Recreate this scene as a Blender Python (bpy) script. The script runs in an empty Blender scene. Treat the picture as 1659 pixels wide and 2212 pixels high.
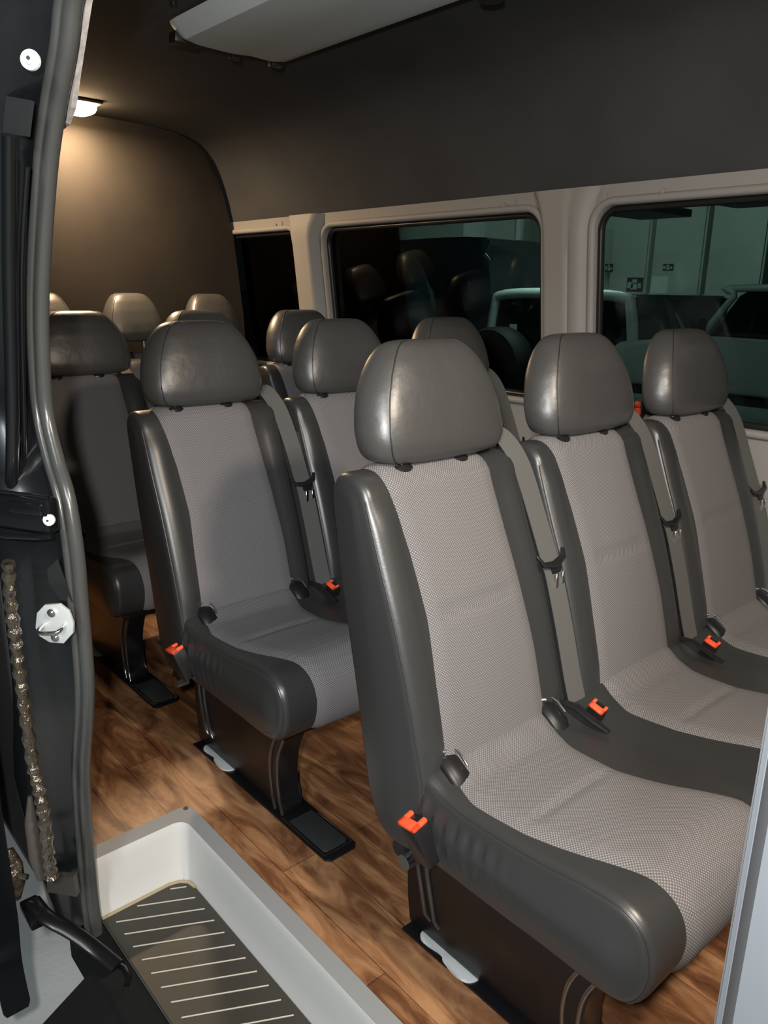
import bpy, bmesh, math, random
from mathutils import Vector, Matrix
random.seed(7)
C = bpy.context.scene.collection
PI = math.pi

# ------------------------------------------------------------------ materials
def mat(name, col, rough=.5, metal=0., spec=.5, bump=None, coat=0., emit=None, estr=0.):
    m = bpy.data.materials.new(name); m.use_nodes = True
    nt = m.node_tree; b = nt.nodes['Principled BSDF']
    b.inputs['Base Color'].default_value = (*col, 1)
    b.inputs['Roughness'].default_value = rough
    b.inputs['Metallic'].default_value = metal
    b.inputs['Specular IOR Level'].default_value = spec
    b.inputs['Coat Weight'].default_value = coat
    b.inputs['Coat Roughness'].default_value = .12
    if emit:
        b.inputs['Emission Color'].default_value = (*emit, 1)
        b.inputs['Emission Strength'].default_value = estr
    if bump:
        sc, st, dist = bump
        tc = nt.nodes.new('ShaderNodeTexCoord'); n = nt.nodes.new('ShaderNodeTexNoise')
        n.inputs['Scale'].default_value = sc; n.inputs['Detail'].default_value = 4
        bp = nt.nodes.new('ShaderNodeBump'); bp.inputs['Strength'].default_value = st; bp.inputs['Distance'].default_value = dist
        nt.links.new(tc.outputs['Object'], n.inputs['Vector']); nt.links.new(n.outputs['Fac'], bp.inputs['Height'])
        nt.links.new(bp.outputs['Normal'], b.inputs['Normal'])
    return m

def mottled(name, c1, c2, scale, rough=.9, bump=.3, dist=.002, detail=6, spec=.3):
    m = mat(name, c1, rough, spec=spec); nt = m.node_tree; b = nt.nodes['Principled BSDF']
    tc = nt.nodes.new('ShaderNodeTexCoord'); n = nt.nodes.new('ShaderNodeTexNoise')
    n.inputs['Scale'].default_value = scale; n.inputs['Detail'].default_value = detail
    r = nt.nodes.new('ShaderNodeValToRGB')
    r.color_ramp.elements[0].position = .35; r.color_ramp.elements[0].color = (*c1, 1)
    r.color_ramp.elements[1].position = .65; r.color_ramp.elements[1].color = (*c2, 1)
    n2 = nt.nodes.new('ShaderNodeTexNoise'); n2.inputs['Scale'].default_value = 900 if dist < .003 else 60; n2.inputs['Detail'].default_value = 2
    bp = nt.nodes.new('ShaderNodeBump'); bp.inputs['Strength'].default_value = bump; bp.inputs['Distance'].default_value = dist
    L = nt.links.new
    L(tc.outputs['Object'], n.inputs['Vector']); L(tc.outputs['Object'], n2.inputs['Vector'])
    L(n.outputs['Fac'], r.inputs['Fac']); L(r.outputs['Color'], b.inputs['Base Color'])
    L(n2.outputs['Fac'], bp.inputs['Height']); L(bp.outputs['Normal'], b.inputs['Normal'])
    return m

def fabric_mat():
    m = mat('woven_fabric', (.1, .095, .095), .85, spec=.25); nt = m.node_tree; b = nt.nodes['Principled BSDF']
    L = nt.links.new; N = nt.nodes.new
    uv = N('ShaderNodeUVMap'); uv.uv_map = 'UVMap'; sp = N('ShaderNodeSeparateXYZ'); L(uv.outputs['UV'], sp.inputs[0])
    k = 2*PI/.0052
    def mm(op, a, b_=None):
        n = N('ShaderNodeMath'); n.operation = op
        if isinstance(a, (int, float)): n.inputs[0].default_value = a
        else: L(a, n.inputs[0])
        if b_ is not None:
            if isinstance(b_, (int, float)): n.inputs[1].default_value = b_
            else: L(b_, n.inputs[1])
        return n.outputs[0]
    s1 = mm('SINE', mm('MULTIPLY', sp.outputs[0], k)); s2 = mm('SINE', mm('MULTIPLY', sp.outputs[1], k))
    pr = mm('MULTIPLY', s1, s2)                       # quincunx of little lozenges
    h = mm('MULTIPLY', mm('ADD', pr, 1.0), .5)
    r = N('ShaderNodeValToRGB'); L(h, r.inputs['Fac'])
    r.color_ramp.elements[0].position = .5; r.color_ramp.elements[0].color = (.105, .098, .098, 1)
    r.color_ramp.elements[1].position = .85; r.color_ramp.elements[1].color = (.25, .245, .255, 1)
    L(r.outputs['Color'], b.inputs['Base Color'])
    bp = N('ShaderNodeBump'); bp.inputs['Strength'].default_value = .5; bp.inputs['Distance'].default_value = .0006
    L(h, bp.inputs['Height']); L(bp.outputs['Normal'], b.inputs['Normal'])
    return m

def floor_mat():
    m = mat('wood_vinyl', (.3, .14, .07), .42, spec=.4); nt = m.node_tree; b = nt.nodes['Principled BSDF']
    L = nt.links.new; N = nt.nodes.new
    tc = N('ShaderNodeTexCoord')
    mp = N('ShaderNodeMapping'); mp.inputs['Scale'].default_value = (2.0, 7.5, 1); L(tc.outputs['Object'], mp.inputs[0])
    n = N('ShaderNodeTexNoise'); n.inputs['Scale'].default_value = 2.2; n.inputs['Detail'].default_value = 8; n.inputs['Roughness'].default_value = .62; n.inputs['Distortion'].default_value = 1.3
    L(mp.outputs[0], n.inputs['Vector'])
    br = N('ShaderNodeTexBrick'); br.inputs['Scale'].default_value = 1; br.inputs['Brick Width'].default_value = .9; br.inputs['Row Height'].default_value = .1
    br.inputs['Mortar Size'].default_value = .0012; br.inputs['Color1'].default_value = (.2, .2, .2, 1); br.inputs['Color2'].default_value = (.8, .8, .8, 1); br.inputs['Mortar'].default_value = (.1, .1, .1, 1)
    br.offset = .37
    L(tc.outputs['Object'], br.inputs['Vector'])
    ad = N('ShaderNodeMix'); ad.data_type = 'RGBA'; ad.blend_type = 'MIX'; ad.inputs[0].default_value = .22
    L(n.outputs['Fac'], ad.inputs[6]); L(br.outputs['Color'], ad.inputs[7])
    r = N('ShaderNodeValToRGB'); L(ad.outputs[2], r.inputs['Fac'])
    e = r.color_ramp.elements; e[0].position = .33; e[0].color = (.042, .016, .007, 1); e[1].position = .66; e[1].color = (.36, .19, .092, 1)
    x = r.color_ramp.elements.new(.48); x.color = (.145, .062, .027, 1)
    L(r.outputs['Color'], b.inputs['Base Color'])
    bp = N('ShaderNodeBump'); bp.inputs['Strength'].default_value = .15; bp.inputs['Distance'].default_value = .001
    L(n.outputs['Fac'], bp.inputs['Height']); L(bp.outputs['Normal'], b.inputs['Normal'])
    return m

def glass_mat(name, tint, refl=.9):
    m = bpy.data.materials.new(name); m.use_nodes = True; nt = m.node_tree; nt.nodes.clear(); L = nt.links.new; N = nt.nodes.new
    o = N('ShaderNodeOutputMaterial'); t = N('ShaderNodeBsdfTransparent'); t.inputs['Color'].default_value = (*tint, 1)
    g = N('ShaderNodeBsdfGlossy'); g.inputs['Roughness'].default_value = .02
    f = N('ShaderNodeFresnel'); f.inputs['IOR'].default_value = 1.35
    mx = N('ShaderNodeMixShader'); L(f.outputs[0], mx.inputs[0]); L(t.outputs[0], mx.inputs[1]); L(g.outputs[0], mx.inputs[2]); L(mx.outputs[0], o.inputs['Surface'])
    return m

M = dict(
 leather=mat('black_leatherette', (.029, .030, .030), .36, spec=.6, bump=(260, .12, .001)),
 leather_head=mat('headrest_leatherette', (.044, .044, .043), .40, spec=.75, bump=(14, .22, .012)),
 piping=mat('seam_thread', (.012, .012, .012), .5),
 fabric=fabric_mat(),
 metal_black=mat('gloss_black_steel', (.006, .006, .007), .30, spec=.30, coat=.1),
 plastic_black=mat('black_plastic', (.012, .012, .013), .32),
 rubber=mat('black_rubber', (.02, .021, .022), .6),
 chrome=mat('bright_steel', (.75, .76, .76), .22, metal=1),
 pale_metal=mat('pale_cast_metal', (.62, .66, .66), .42, metal=.35),
 orange=mat('orange_plastic', (.95, .10, .035), .45, emit=None),
 webbing=mat('grey_webbing', (.085, .085, .080), .8, bump=(900, .35, .001)),
 trim=mat('warm_grey_trim', (.225, .219, .210), .62, bump=(500, .15, .001)),
 liner=mottled('charcoal_headliner', (.036, .038, .041), (.048, .050, .051), 3.0, .95, .6, .0016),
 rearpanel=mottled('dark_brown_carpet', (.013, .0108, .0082), (.020, .0162, .0125), 3.5, .80, .8, .0018),
 floor=floor_mat(),
 step=mat('light_grey_step_plastic', (.62, .625, .61), .55, bump=(300, .15, .001)),
 rim=mat('mid_grey_step_rim', (.235, .245, .25), .6, bump=(300, .2, .001)),
 mat_=mat('step_mat_rubber', (.035, .033, .027), .5, bump=(700, .35, .001)),
 ridge=mat('pale_ridge', (.42, .40, .34), .6),  # ridges much paler than the tread
 unit=mat('grey_unit_plastic', (.60, .66, .67), .5),
 seal=mat('door_seal_rubber', (.06, .062, .06), .27, spec=.6, bump=(60, .2, .002)),
 paint=mat('black_body_paint', (.006, .007, .008), .22, spec=.5, coat=.35),
 foil=mat('crinkled_black_warm_sheen', (.10, .082, .06), .16, metal=.6, spec=.9, coat=.8, bump=(38, .9, .02)),  # black plastic; brownish metal tint puts warm highlights into its colour
 silver_paint=mat('grey_pillar_paint', (.085, .094, .105), .5, metal=.0),
 concrete=mottled('pale_concrete', (.56, .58, .56), (.66, .68, .66), 6, .85, .3, .004),
 speckle=mottled('speckled_grey_felt', (.30, .29, .29), (.48, .46, .45), 70, .95, .5, .002),
 gwall=mottled('painted_block_wall', (.42, .46, .43), (.52, .56, .52), 1.3, .9, .1, .002),
 gwhite=mat('white_painted_panel', (.75, .80, .78), .7),
 gdark=mat('dark_steel', (.035, .037, .038), .6),
 white_paint=mat('white_car_paint', (.75, .78, .78), .3, coat=.5),
 silver_car=mat('silver_car_paint', (.62, .66, .66), .32, coat=.5),
 tyre=mat('tyre_rubber', (.012, .012, .013), .7),
 carglass=mat('dark_car_glass', (.006, .009, .010), .06, spec=.8),
 navy=mat('navy_car_paint', (.016, .022, .032), .18, coat=.8),
 paper=mat('paper_white', (.72, .74, .72), .8),
 glass=glass_mat('tinted_green_glass', (.30, .37, .345)),
 lens=mat('warm_lamp_lens', (1, .8, .6), .5, emit=(1, .66, .36), estr=60),
 funnel=mat('satin_black_plastic', (.010, .010, .011), .42, spec=.35),
 dull=mat('dull_black_rubber', (.010, .011, .011), .95, spec=.08),
 rib=mat('polished_black_rib', (.02, .019, .018), .16, spec=.9, coat=1),
 bracket=mat('brown_grey_bracket', (.06, .052, .045), .5),
 gold=mat('yellowed_edge', (.34, .28, .17), .55),
)

# ------------------------------------------------------------------ helpers
def link(name, me, m, parent=None, loc=None):
    o = bpy.data.objects.new(name, me)
    for x in (m if isinstance(m, (list, tuple)) else [m]): me.materials.append(x)
    C.objects.link(o)
    if parent: o.parent = parent
    if loc: o.location = loc
    return o

def fin(name, bm, m, parent=None, smooth=True, angle=40, fix=True):
    if fix: bmesh.ops.recalc_face_normals(bm, faces=bm.faces[:])
    me = bpy.data.meshes.new(name); bm.to_mesh(me); bm.free()
    if smooth:
        for p in me.polygons: p.use_smooth = True
        try: me.set_sharp_from_angle(angle=math.radians(angle))
        except Exception: pass
    return link(name, me, m, parent)

def thing(name, label, cat, loc=(0, 0, 0), group=None):
    o = bpy.data.objects.new(name, None); C.objects.link(o); o.location = loc
    o.empty_display_size = .05
    o['label'] = label; o['category'] = cat
    if group: o['group'] = group
    return o

def tag(o, label, cat, group=None):
    o['label'] = label; o['category'] = cat
    if group: o['group'] = group
    return o

def struct(o):
    o['kind'] = 'structure'; return o

def box(bm, a, b, bev=0, seg=2, mi=0, mtx=None):
    r = bmesh.ops.create_cube(bm, size=1)
    vs = r['verts']
    c = [(a[i]+b[i])/2 for i in range(3)]; s = [abs(b[i]-a[i]) for i in range(3)]
    for v in vs: v.co = Vector((v.co.x*s[0]+c[0], v.co.y*s[1]+c[1], v.co.z*s[2]+c[2]))
    fs = list({f for v in vs for f in v.link_faces})
    if bev:
        es = list({e for v in vs for e in v.link_edges})
        rr = bmesh.ops.bevel(bm, geom=es, offset=bev, segments=seg, profile=.5, affect='EDGES')
        fs = list({f for f in rr['faces']} | {f for f in fs if f.is_valid})
        vs = list({v for f in fs for v in f.verts})
    for f in fs: f.material_index = mi
    if mtx:
        for v in vs: v.co = mtx @ v.co
    return vs

def tube(bm, pts, r, seg=12, mi=0, cap=True, flat=1.0, up=(0, 0, 1)):
    pts = [Vector(p) for p in pts]; rings = []
    rs = r if isinstance(r, (list, tuple)) else [r]*len(pts)
    prev = None
    for i, p in enumerate(pts):
        d = (pts[min(i+1, len(pts)-1)]-pts[max(i-1, 0)]).normalized()
        u = Vector(up) if prev is None else prev
        u = (u-d*u.dot(d))
        if u.length < 1e-4: u = Vector((1, 0, 0))-d*d.x
        u.normalize(); prev = u; w = d.cross(u)
        rings.append([bm.verts.new(p+(u*math.cos(a)*flat+w*math.sin(a))*rs[i]) for a in [2*PI*k/seg for k in range(seg)]])
    for a, b in zip(rings, rings[1:]):
        for k in range(seg):
            f = bm.faces.new((a[k], a[(k+1) % seg], b[(k+1) % seg], b[k])); f.material_index = mi
    if cap:
        for q in (rings[0][::-1], rings[-1]):
            f = bm.faces.new(q); f.material_index = mi

def cyl(bm, c, axis, r, h, seg=24, mi=0, r2=None):
    a = Vector(axis).normalized(); c = Vector(c)
    tube(bm, [c-a*h/2, c+a*h/2], [r, r if r2 is None else r2], seg, mi)

def crspline(P, n, closed=False):
    out = []; N = len(P); segs = N if closed else N-1
    for i in range(segs):
        g = (lambda k: P[k % N]) if closed else (lambda k: P[max(0, min(N-1, k))])
        p0, p1, p2, p3 = g(i-1), g(i), g(i+1), g(i+2)
        for j in range(n):
            t = j/n
            out.append(tuple(.5*((2*b)+(c-a)*t+(2*a-5*b+4*c-d)*t*t+(3*b-a-3*c+d)*t**3) for a, b, c, d in zip(p0, p1, p2, p3)))
    if not closed: out.append(tuple(P[-1]))
    return out

def prism(bm, poly, axis, a, b, mi=0, bev=0, seg=2):
    def V(p, t):
        return {0: (t, p[0], p[1]), 1: (p[0], t, p[1]), 2: (p[0], p[1], t)}[axis]
    A = [bm.verts.new(V(p, a)) for p in poly]; B = [bm.verts.new(V(p, b)) for p in poly]
    n = len(poly); fs = [bm.faces.new(A), bm.faces.new(B[::-1])]
    for i in range(n): fs.append(bm.faces.new((A[i], B[i], B[(i+1) % n], A[(i+1) % n])))
    for f in fs: f.material_index = mi
    if bev:
        es = list({e for f in fs[:2] for e in f.edges})
        bmesh.ops.bevel(bm, geom=es, offset=bev, segments=seg, profile=.5, affect='EDGES')
    return fs

def resample(P, n):
    """closed 2-D polyline -> n evenly spaced points"""
    L = [0]
    for i in range(len(P)):
        q = P[(i+1) % len(P)]; L.append(L[-1]+math.dist(P[i], q))
    out = []; j = 0
    for k in range(n):
        s = L[-1]*k/n
        while L[j+1] < s: j += 1
        t = (s-L[j])/max(1e-9, L[j+1]-L[j]); a, b = P[j], P[(j+1) % len(P)]
        out.append((a[0]+(b[0]-a[0])*t, a[1]+(b[1]-a[1])*t))
    return out

def normals2(P):
    ar = sum(P[i][0]*P[(i+1) % len(P)][1]-P[(i+1) % len(P)][0]*P[i][1] for i in range(len(P)))
    sg = 1 if ar > 0 else -1; out = []
    for i in range(len(P)):
        a, b = P[i-1], P[(i+1) % len(P)]; dx, dz = b[0]-a[0], b[1]-a[1]; l = math.hypot(dx, dz) or 1
        out.append((dz/l*sg, -dx/l*sg))
    return out

def pillow(bm, P, Nn, y0, y1, r, hump=None, nin=14, spine=None, rings=5, capf=None):
    st = []
    for k in range(7):
        a = k/6*PI/2; st.append((y0+r*(1-math.cos(a)), r*(1-math.sin(a))))
    for k in range(1, nin): st.append((y0+r+(y1-y0-2*r)*k/nin, 0))
    for k in range(7):
        a = (1-k/6)*PI/2; st.append((y1-r*(1-math.cos(a)), r*(1-math.sin(a))))
    n = len(P)
    def ring(y, ins, t=0):
        vs = []
        for (x, z), (nx, nz) in zip(P, Nn):
            o = -ins+(hump(x, y, z, nx, nz) if hump else 0)
            vs.append((x+nx*o, y, z+nz*o))
        return vs
    R = []
    # the first end: rings towards the spine
    stations = []
    base0 = ring(*st0) if (st0 := (y0, r)) else None
    def endrings(base, sgn):
        out = []
        for k in range(rings, 0, -1):
            s = k/rings*.985
            q = []
            for (x, y, z) in base:
                sx, sz = spine(x, z)
                X, Z = x+(sx-x)*s, z+(sz-z)*s
                yy = y+sgn*.004*math.sin(min(1, s)*PI/2)
                if capf: yy += sgn*capf(X, Z, s)
                q.append((X, yy, Z))
            out.append(q)
        return out
    b0 = ring(y0, r); b1 = ring(y1, r)
    if spine: stations += endrings(b0, -1)
    for (y, ins) in st: stations.append(ring(y, ins))
    if spine: stations += endrings(b1, 1)[::-1]
    V = [[bm.verts.new(p) for p in s] for s in stations]
    for a, b in zip(V, V[1:]):
        for i in range(n):
            bm.faces.new((a[i], a[(i+1) % n], b[(i+1) % n], b[i]))
    bm.faces.new(V[0]); bm.faces.new(V[-1][::-1])
    return V

def interp(xs, ys, x):
    if x <= xs[0]: return ys[0]
    for a, b, p, q in zip(xs, xs[1:], ys, ys[1:]):
        if x <= b: return p+(q-p)*(x-a)/(b-a)
    return ys[-1]

# ------------------------------------------------------------------ seat profiles (side view, x forward, z up)
BACK = [(.052, .30), (.060, .37), (.044, .44), (.013, .55), (-.026, .668), (-.067, .771), (-.098, .852), (-.108, .880), (-.130, .899), (-.156, .903), (-.182, .895), (-.197, .862), (-.185, .78), (-.165, .666), (-.128, .501), (-.092, .328), (-.050, .262), (.02, .258)]
BACKP = resample(crspline(BACK, 8, True), 110); BACKN = normals2(BACKP)
CUSH = [(.015, .420), (.05, .424), (.09, .408), (.14, .402), (.20, .404), (.28, .410), (.36, .422), (.42, .424), (.458, .402), (.474, .36), (.468, .31), (.445, .275), (.40, .262), (.30, .262), (.15, .260), (.03, .262), (-.03, .285), (-.035, .34), (-.02, .39)]
CUSHP = resample(crspline(CUSH, 8, True), 150); CUSHN = normals2(CUSHP)

def front_patch(P, Nn, sel, uv_off, yl, yr, lift, groove, parent, name, ny=12):
    """a fabric panel lying on the leather shell; sel = consecutive profile indices"""
    bm = bmesh.new(); uvl = bm.loops.layers.uv.new('UVMap'); G = []; s = 0; S = []
    for q, i in enumerate(sel):
        if q: s += math.dist(P[i], P[sel[q-1]])
        S.append(s)
    for q, i in enumerate(sel):
        x, z = P[i]; nx, nz = Nn[i]; a, b = yl(x, z, q, len(sel)), yr(x, z, q, len(sel)); row = []
        for k in range(ny+1):
            t = k/ny; y = a+(b-a)*t
            e = min(1, min(t, 1-t)*ny/1.2); e2 = min(1, min(q, len(sel)-1-q)/1.5)
            o = -.002+lift*math.sin(e*PI/2)*(.25+.75*e2)+.004*math.sin(t*PI)+groove(x, z, t)*max(0, min(1, (math.sin(t*PI)-.25)/.3))
            v = bm.verts.new((x+nx*o, y, z+nz*o)); row.append((v, (y+uv_off, S[q])))
        G.append(row)
    for r1, r2 in zip(G, G[1:]):
        for k in range(ny):
            q = (r1[k], r1[k+1], r2[k+1], r2[k])
            f = bm.faces.new([w[0] for w in q])
            for l, w in zip(f.loops, q): l[uvl].uv = w[1]
    return fin(name, bm, M['fabric'], parent, angle=80, fix=False)

def pick(P, cond, start):
    n = len(P); i = start; out = []
    while not cond(P[i]): i = (i+1) % n
    # walk back to the first one of this run
    while cond(P[(i-1) % n]): i = (i-1) % n
    while cond(P[i % n]) and len(out) < n: out.append(i % n); i += 1
    return out

def headrest_mesh():
    bm = bmesh.new(); S = 30
    W = ([.903, .906, .911, .920, .935, .96, 1.0, 1.03, 1.06, 1.085, 1.100, 1.109, 1.114, 1.116],
         [.112, .138, .151, .160, .166, .169, .163, .154, .139, .121, .106, .093, .077, .055])
    D = ([.903, .908, .918, .94, .98, 1.04, 1.08, 1.100, 1.110, 1.116], [.46, .60, .72, .80, .83, .78, .66, .52, .40, .22])
    CX = ([.903, .95, 1.0, 1.06, 1.116], [-.148, -.153, -.163, -.177, -.190])
    SEC = [(.068, 0), (.067, .35), (.061, .64), (.048, .84), (.022, .955), (-.012, 1.0), (-.040, .95), (-.054, .72), (-.058, .35)]
    half = SEC+[(-.059, 0)]+[(x, -y) for x, y in SEC[:0:-1]]
    sec = crspline(half, 4, True); n = len(sec)
    sl = min(range(n), key=lambda i: math.dist(sec[i], (.048, -.84))); sr = min(range(n), key=lambda i: math.dist(sec[i], (.048, .84)))
    rings = []; seams = ([], [])
    for k in range(S+1):
        z = .903+.213*(1-math.cos(PI*k/S))/2
        w, d, cx = interp(*W, z), interp(*D, z), interp(*CX, z)
        row = [(cx+x*d, y*w, z) for x, y in sec]
        rings.append([bm.verts.new(p) for p in row])
        for lst, kk in zip(seams, (sl, sr)):
            p = Vector(row[kk]); lst.append(p+Vector((1, -.8 if kk == sl else .8, 0)).normalized()*-.0002)
    for a, b in zip(rings, rings[1:]):
        for k in range(n): bm.faces.new((a[k], a[(k+1) % n], b[(k+1) % n], b[k]))
    bm.faces.new(rings[0][::-1]); bm.faces.new(rings[-1])
    bmesh.ops.recalc_face_normals(bm, faces=bm.faces[:])
    for lst in seams: tube(bm, lst[2:-1], .0013, 6, mi=1)
    return bm

def make_bench(name, label, n, pitch, loc, x0=.012, scale_w=1.0, lift_head=0):
    root = thing(name, label, 'bench seat', loc, 'passenger bench seats in four rows')
    cs = [x0+pitch*j for j in range(n)]
    hw = .18*scale_w
    ya, yb = cs[0]-.178*scale_w, cs[-1]+.215*scale_w
    # --- cushion
    bm = bmesh.new()
    def hump(x, y, z, nx, nz):
        if nz < .2 and nx < .2: return 0
        m = min(abs(y-(c+.23*scale_w)) for c in cs)
        return -.010*math.exp(-(m/.05)**2)
    def pleat(X, Z, s):
        mk = max(0, min(1, (X-.03)/.03))*max(0, min(1, (.26-X)/.08))*max(0, math.sin(min(1, s*1.1)*PI))
        return .0045*mk*math.sin(X*2*PI/.028+Z*20)+.006*math.sin(min(1, s)*PI/2)
    pillow(bm, CUSHP, CUSHN, ya, yb, .020, hump, 40, spine=lambda x, z: (max(.06, min(.40, x)), .34), rings=7, capf=pleat)
    fin('seat_cushion', bm, M['leather'], root, angle=70)
    cushion = root.children[-1] if root.children else None
    cushion = [o for o in C.objects if o.parent == root][-1]
    bm = bmesh.new()      # welt around the cushion's aisle side
    w = [(P[0]-Nn[0]*.0055, ya+.0055, P[1]-Nn[1]*.0055) for P, Nn in zip(CUSHP, CUSHN) if P[0] > .07 and P[1] > .272]
    w.sort(key=lambda p: math.atan2(p[2]-.33, p[0]-.2), reverse=True)
    tube(bm, [p for p in w], .0016, 6); fin('seat_welt', bm, M['leather'], cushion)
    selc = pick(CUSHP, lambda p: (p[0] > .03 and p[1] > .375) or p[0] > .435, 0)
    for c in cs:
        XL = [.04, .13, .23, .33, .42, .48]
        fl = lambda x, z, q, m, c=c: c+interp(XL, [-.125, -.152, -.148, -.130, -.105, -.095], x if z > .36 else .48)*scale_w
        fr = lambda x, z, q, m, c=c: c+interp(XL, [.145, .118, .112, .135, .170, .180], x if z > .36 else .48)*scale_w
        gv = lambda x, z, t: (-.0060*math.exp(-((x-.228)/.006)**2)-.002*math.exp(-((x-.105)/.014)**2)) if z > .38 else 0
        front_patch(CUSHP, CUSHN, selc, c, fl, fr, .008, gv, cushion, 'fabric_panel', 14)
    # --- backs
    selb = pick(BACKP, lambda p: (p[0] > BX(p[1]) and p[1] > .345) or p[1] > .886, 0)
    for c in cs:
        l, r = c-.185*scale_w, c+.205*scale_w
        bm = bmesh.new()
        def hb(x, y, z, nx, nz, c=c):
            if nx < .3: return 0
            t = (y-c)/scale_w
            b = math.exp(-((t+.150)/.022)**2)+math.exp(-((t-.175)/.022)**2)
            return .009*b*min(1, max(0, (.88-z)/.06))*min(1, max(0, (z-.38)/.08))
        pillow(bm, BACKP, BACKN, l, r, .017, hb, 22, spine=lambda x, z: (-.015-(z-.30)*.215 if .30 < z < .86 else (-.015 if z <= .30 else -.135), max(.31, min(.85, z))), rings=3)
        back = fin('seat_back', bm, M['leather'], root, angle=70)
        Z = [.38, .44, .55, .66, .77, .86, .91]
        fl = lambda x, z, q, m, c=c: c+interp(Z, [-.142, -.139, -.128, -.116, -.121, -.136, -.140], z)*scale_w
        fr = lambda x, z, q, m, c=c: c+interp(Z, [.145, .147, .148, .140, .134, .128, .126], z)*scale_w
        gv = lambda x, z, t: -.0062*math.exp(-((z-.662)/.0065)**2)
        front_patch(BACKP, BACKN, selb, c, fl, fr, .008, gv, back, 'fabric_panel', 14)
        bm = bmesh.new()     # vertical welt on the aisle-side bolster
        w = []
        for q in selb:
            x, z = BACKP[q]; nx, nz = BACKN[q]
            if .37 < z < .875 and x > BX(z): w.append((x-nx*.0045+.0, l+.0045, z-nz*.0045))
        tube(bm, w, .0016, 6); fin('welt', bm, M['leather'], back)
        # --- headrest on two posts
        h = headrest_mesh()
        for v in h.verts:
            v.co.y = v.co.y*(.80 if scale_w < 1 else 1)+c+.022; v.co.z += lift_head+.006-(v.co.z-.903)*.035
        hd = fin('headrest', h, [M['leather_head'], M['piping']], root, angle=60)
        for sy in (-.078, .062):
            bm = bmesh.new(); cyl(bm, (-.132, c+sy*scale_w, .908+lift_head*.5), (0, 0, 1), .0062, .05+lift_head*1.2, 14); fin('post', bm, M['chrome'], hd)
            bm = bmesh.new()
            tube(bm, [(-.133, c+sy*scale_w-.001, .890), (-.133, c+sy*scale_w-.001, .903), (-.134, c+sy*scale_w-.001, .907)], [.025, .024, .017], 20, up=(1, 0, 0), flat=.80)
            fin('post_sleeve', bm, M['plastic_black'], hd)
        # --- belt: webbing, tongue, guide, buckle
        by = c+.236*scale_w
        path = [(-.180, by-.060, .925), (-.160, by-.050, .938), (-.134, by-.034, .918), (-.106, by-.016, .868), (-.072, by-.002, .775), (-.036, by+.004, .685), (-.022, by+.004, .655), (.010, by+.004, .56), (.040, by+.006, .455), (.062, by+.010, .385), (.066, by+.014, .36)]
        pp = crspline(path, 4); bm = bmesh.new(); hwid = .0235
        A = []
        for i, p in enumerate(pp):
            d = Vector(pp[min(i+1, len(pp)-1)])-Vector(pp[max(i-1, 0)]); d.normalize()
            wv = Vector((0.10, 1, 0)); wv = (wv-d*wv.dot(d)).normalized(); nn = wv.cross(d)*.0009
            p = Vector(p)
            A.append([bm.verts.new(p+wv*hwid+nn), bm.verts.new(p-wv*hwid+nn), bm.verts.new(p-wv*hwid-nn), bm.verts.new(p+wv*hwid-nn)])
        for a, b in zip(A, A[1:]):
            for k in range(4): bm.faces.new((a[k], a[(k+1) % 4], b[(k+1) % 4], b[k]))
        bm.faces.new(A[0][::-1]); bm.faces.new(A[-1])
        belt = fin('seat_belt', bm, M['webbing'], root, angle=50)
        bm = bmesh.new()   # tongue: moulded bar with ears + steel blade
        zt = .690; xt = -.030; ty = by+.004
        tube(bm, [(xt-.012, ty-.036, zt+.012), (xt+.002, ty-.030, zt-.004), (xt+.006, ty, zt-.008), (xt+.004, ty+.028, zt+.004), (xt-.004, ty+.035, zt+.018)], [.004, .0065, .0085, .0065, .004], 10, flat=.7)
        box(bm, (xt-.001, ty-.006, zt-.028), (xt+.008, ty+.022, zt-.004), .003, 2)
        tg = fin('tongue', bm, M['plastic_black'], belt, angle=40)
        bm = bmesh.new()
        for (a, b) in (((-.004, -.060), (.0035, -.024)), ((.0155, -.060), (.023, -.024)), ((-.004, -.066), (.023, -.056))):
            box(bm, (xt+.012, ty+a[0], zt+a[1]), (xt+.016, ty+b[0], zt+b[1]), .0006, 1)
        fin('blade', bm, M['chrome'], tg)
        bm = bmesh.new()   # shoulder guide
        tube(bm, [(-.185, by-.080, .885), (-.182, by-.078, .925), (-.176, by-.060, .942), (-.170, by-.030, .935), (-.166, by-.018, .905), (-.168, by-.016, .88)], .006, 10)
        fin('belt_guide', bm, M['plastic_black'], root)
        bm = bmesh.new()   # dark channel filler between two backs
        pts = [(x-.016, z) for x, z in [BACKP[i] for i in selb if BACKP[i][1] < .86]]
        pts = pts[::4]+[(-.19, .84), (-.10, .34)]
        prism(bm, pts, 1, c+.200*scale_w, c+(.275*scale_w if c is not cs[-1] else .215*scale_w)); fin('back_channel', bm, M['leather'], root, angle=30)
        # plastic anchor funnels at both ends of the crease
        for sy in ((-.122, .150) if c is not cs[1] else ()):
            bm = bmesh.new()
            y = c+sy*scale_w
            tube(bm, [(.020, y, .437), (.050, y, .430), (.078, y, .412), (.092, y, .392)], [.014, .021, .023, .017], 16, flat=.55)
            an = fin('anchor_funnel', bm, M['funnel'], root)
            bm = bmesh.new(); tube(bm, [(.038, y+.014, .448), (.060, y+.016, .444), (.080, y+.015, .430)], .0022, 8); tube(bm, [(.030, y-.02, .446), (.048, y-.004, .450)], .003, 8)
            fin('anchor_wire', bm, M['chrome'], an)
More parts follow.
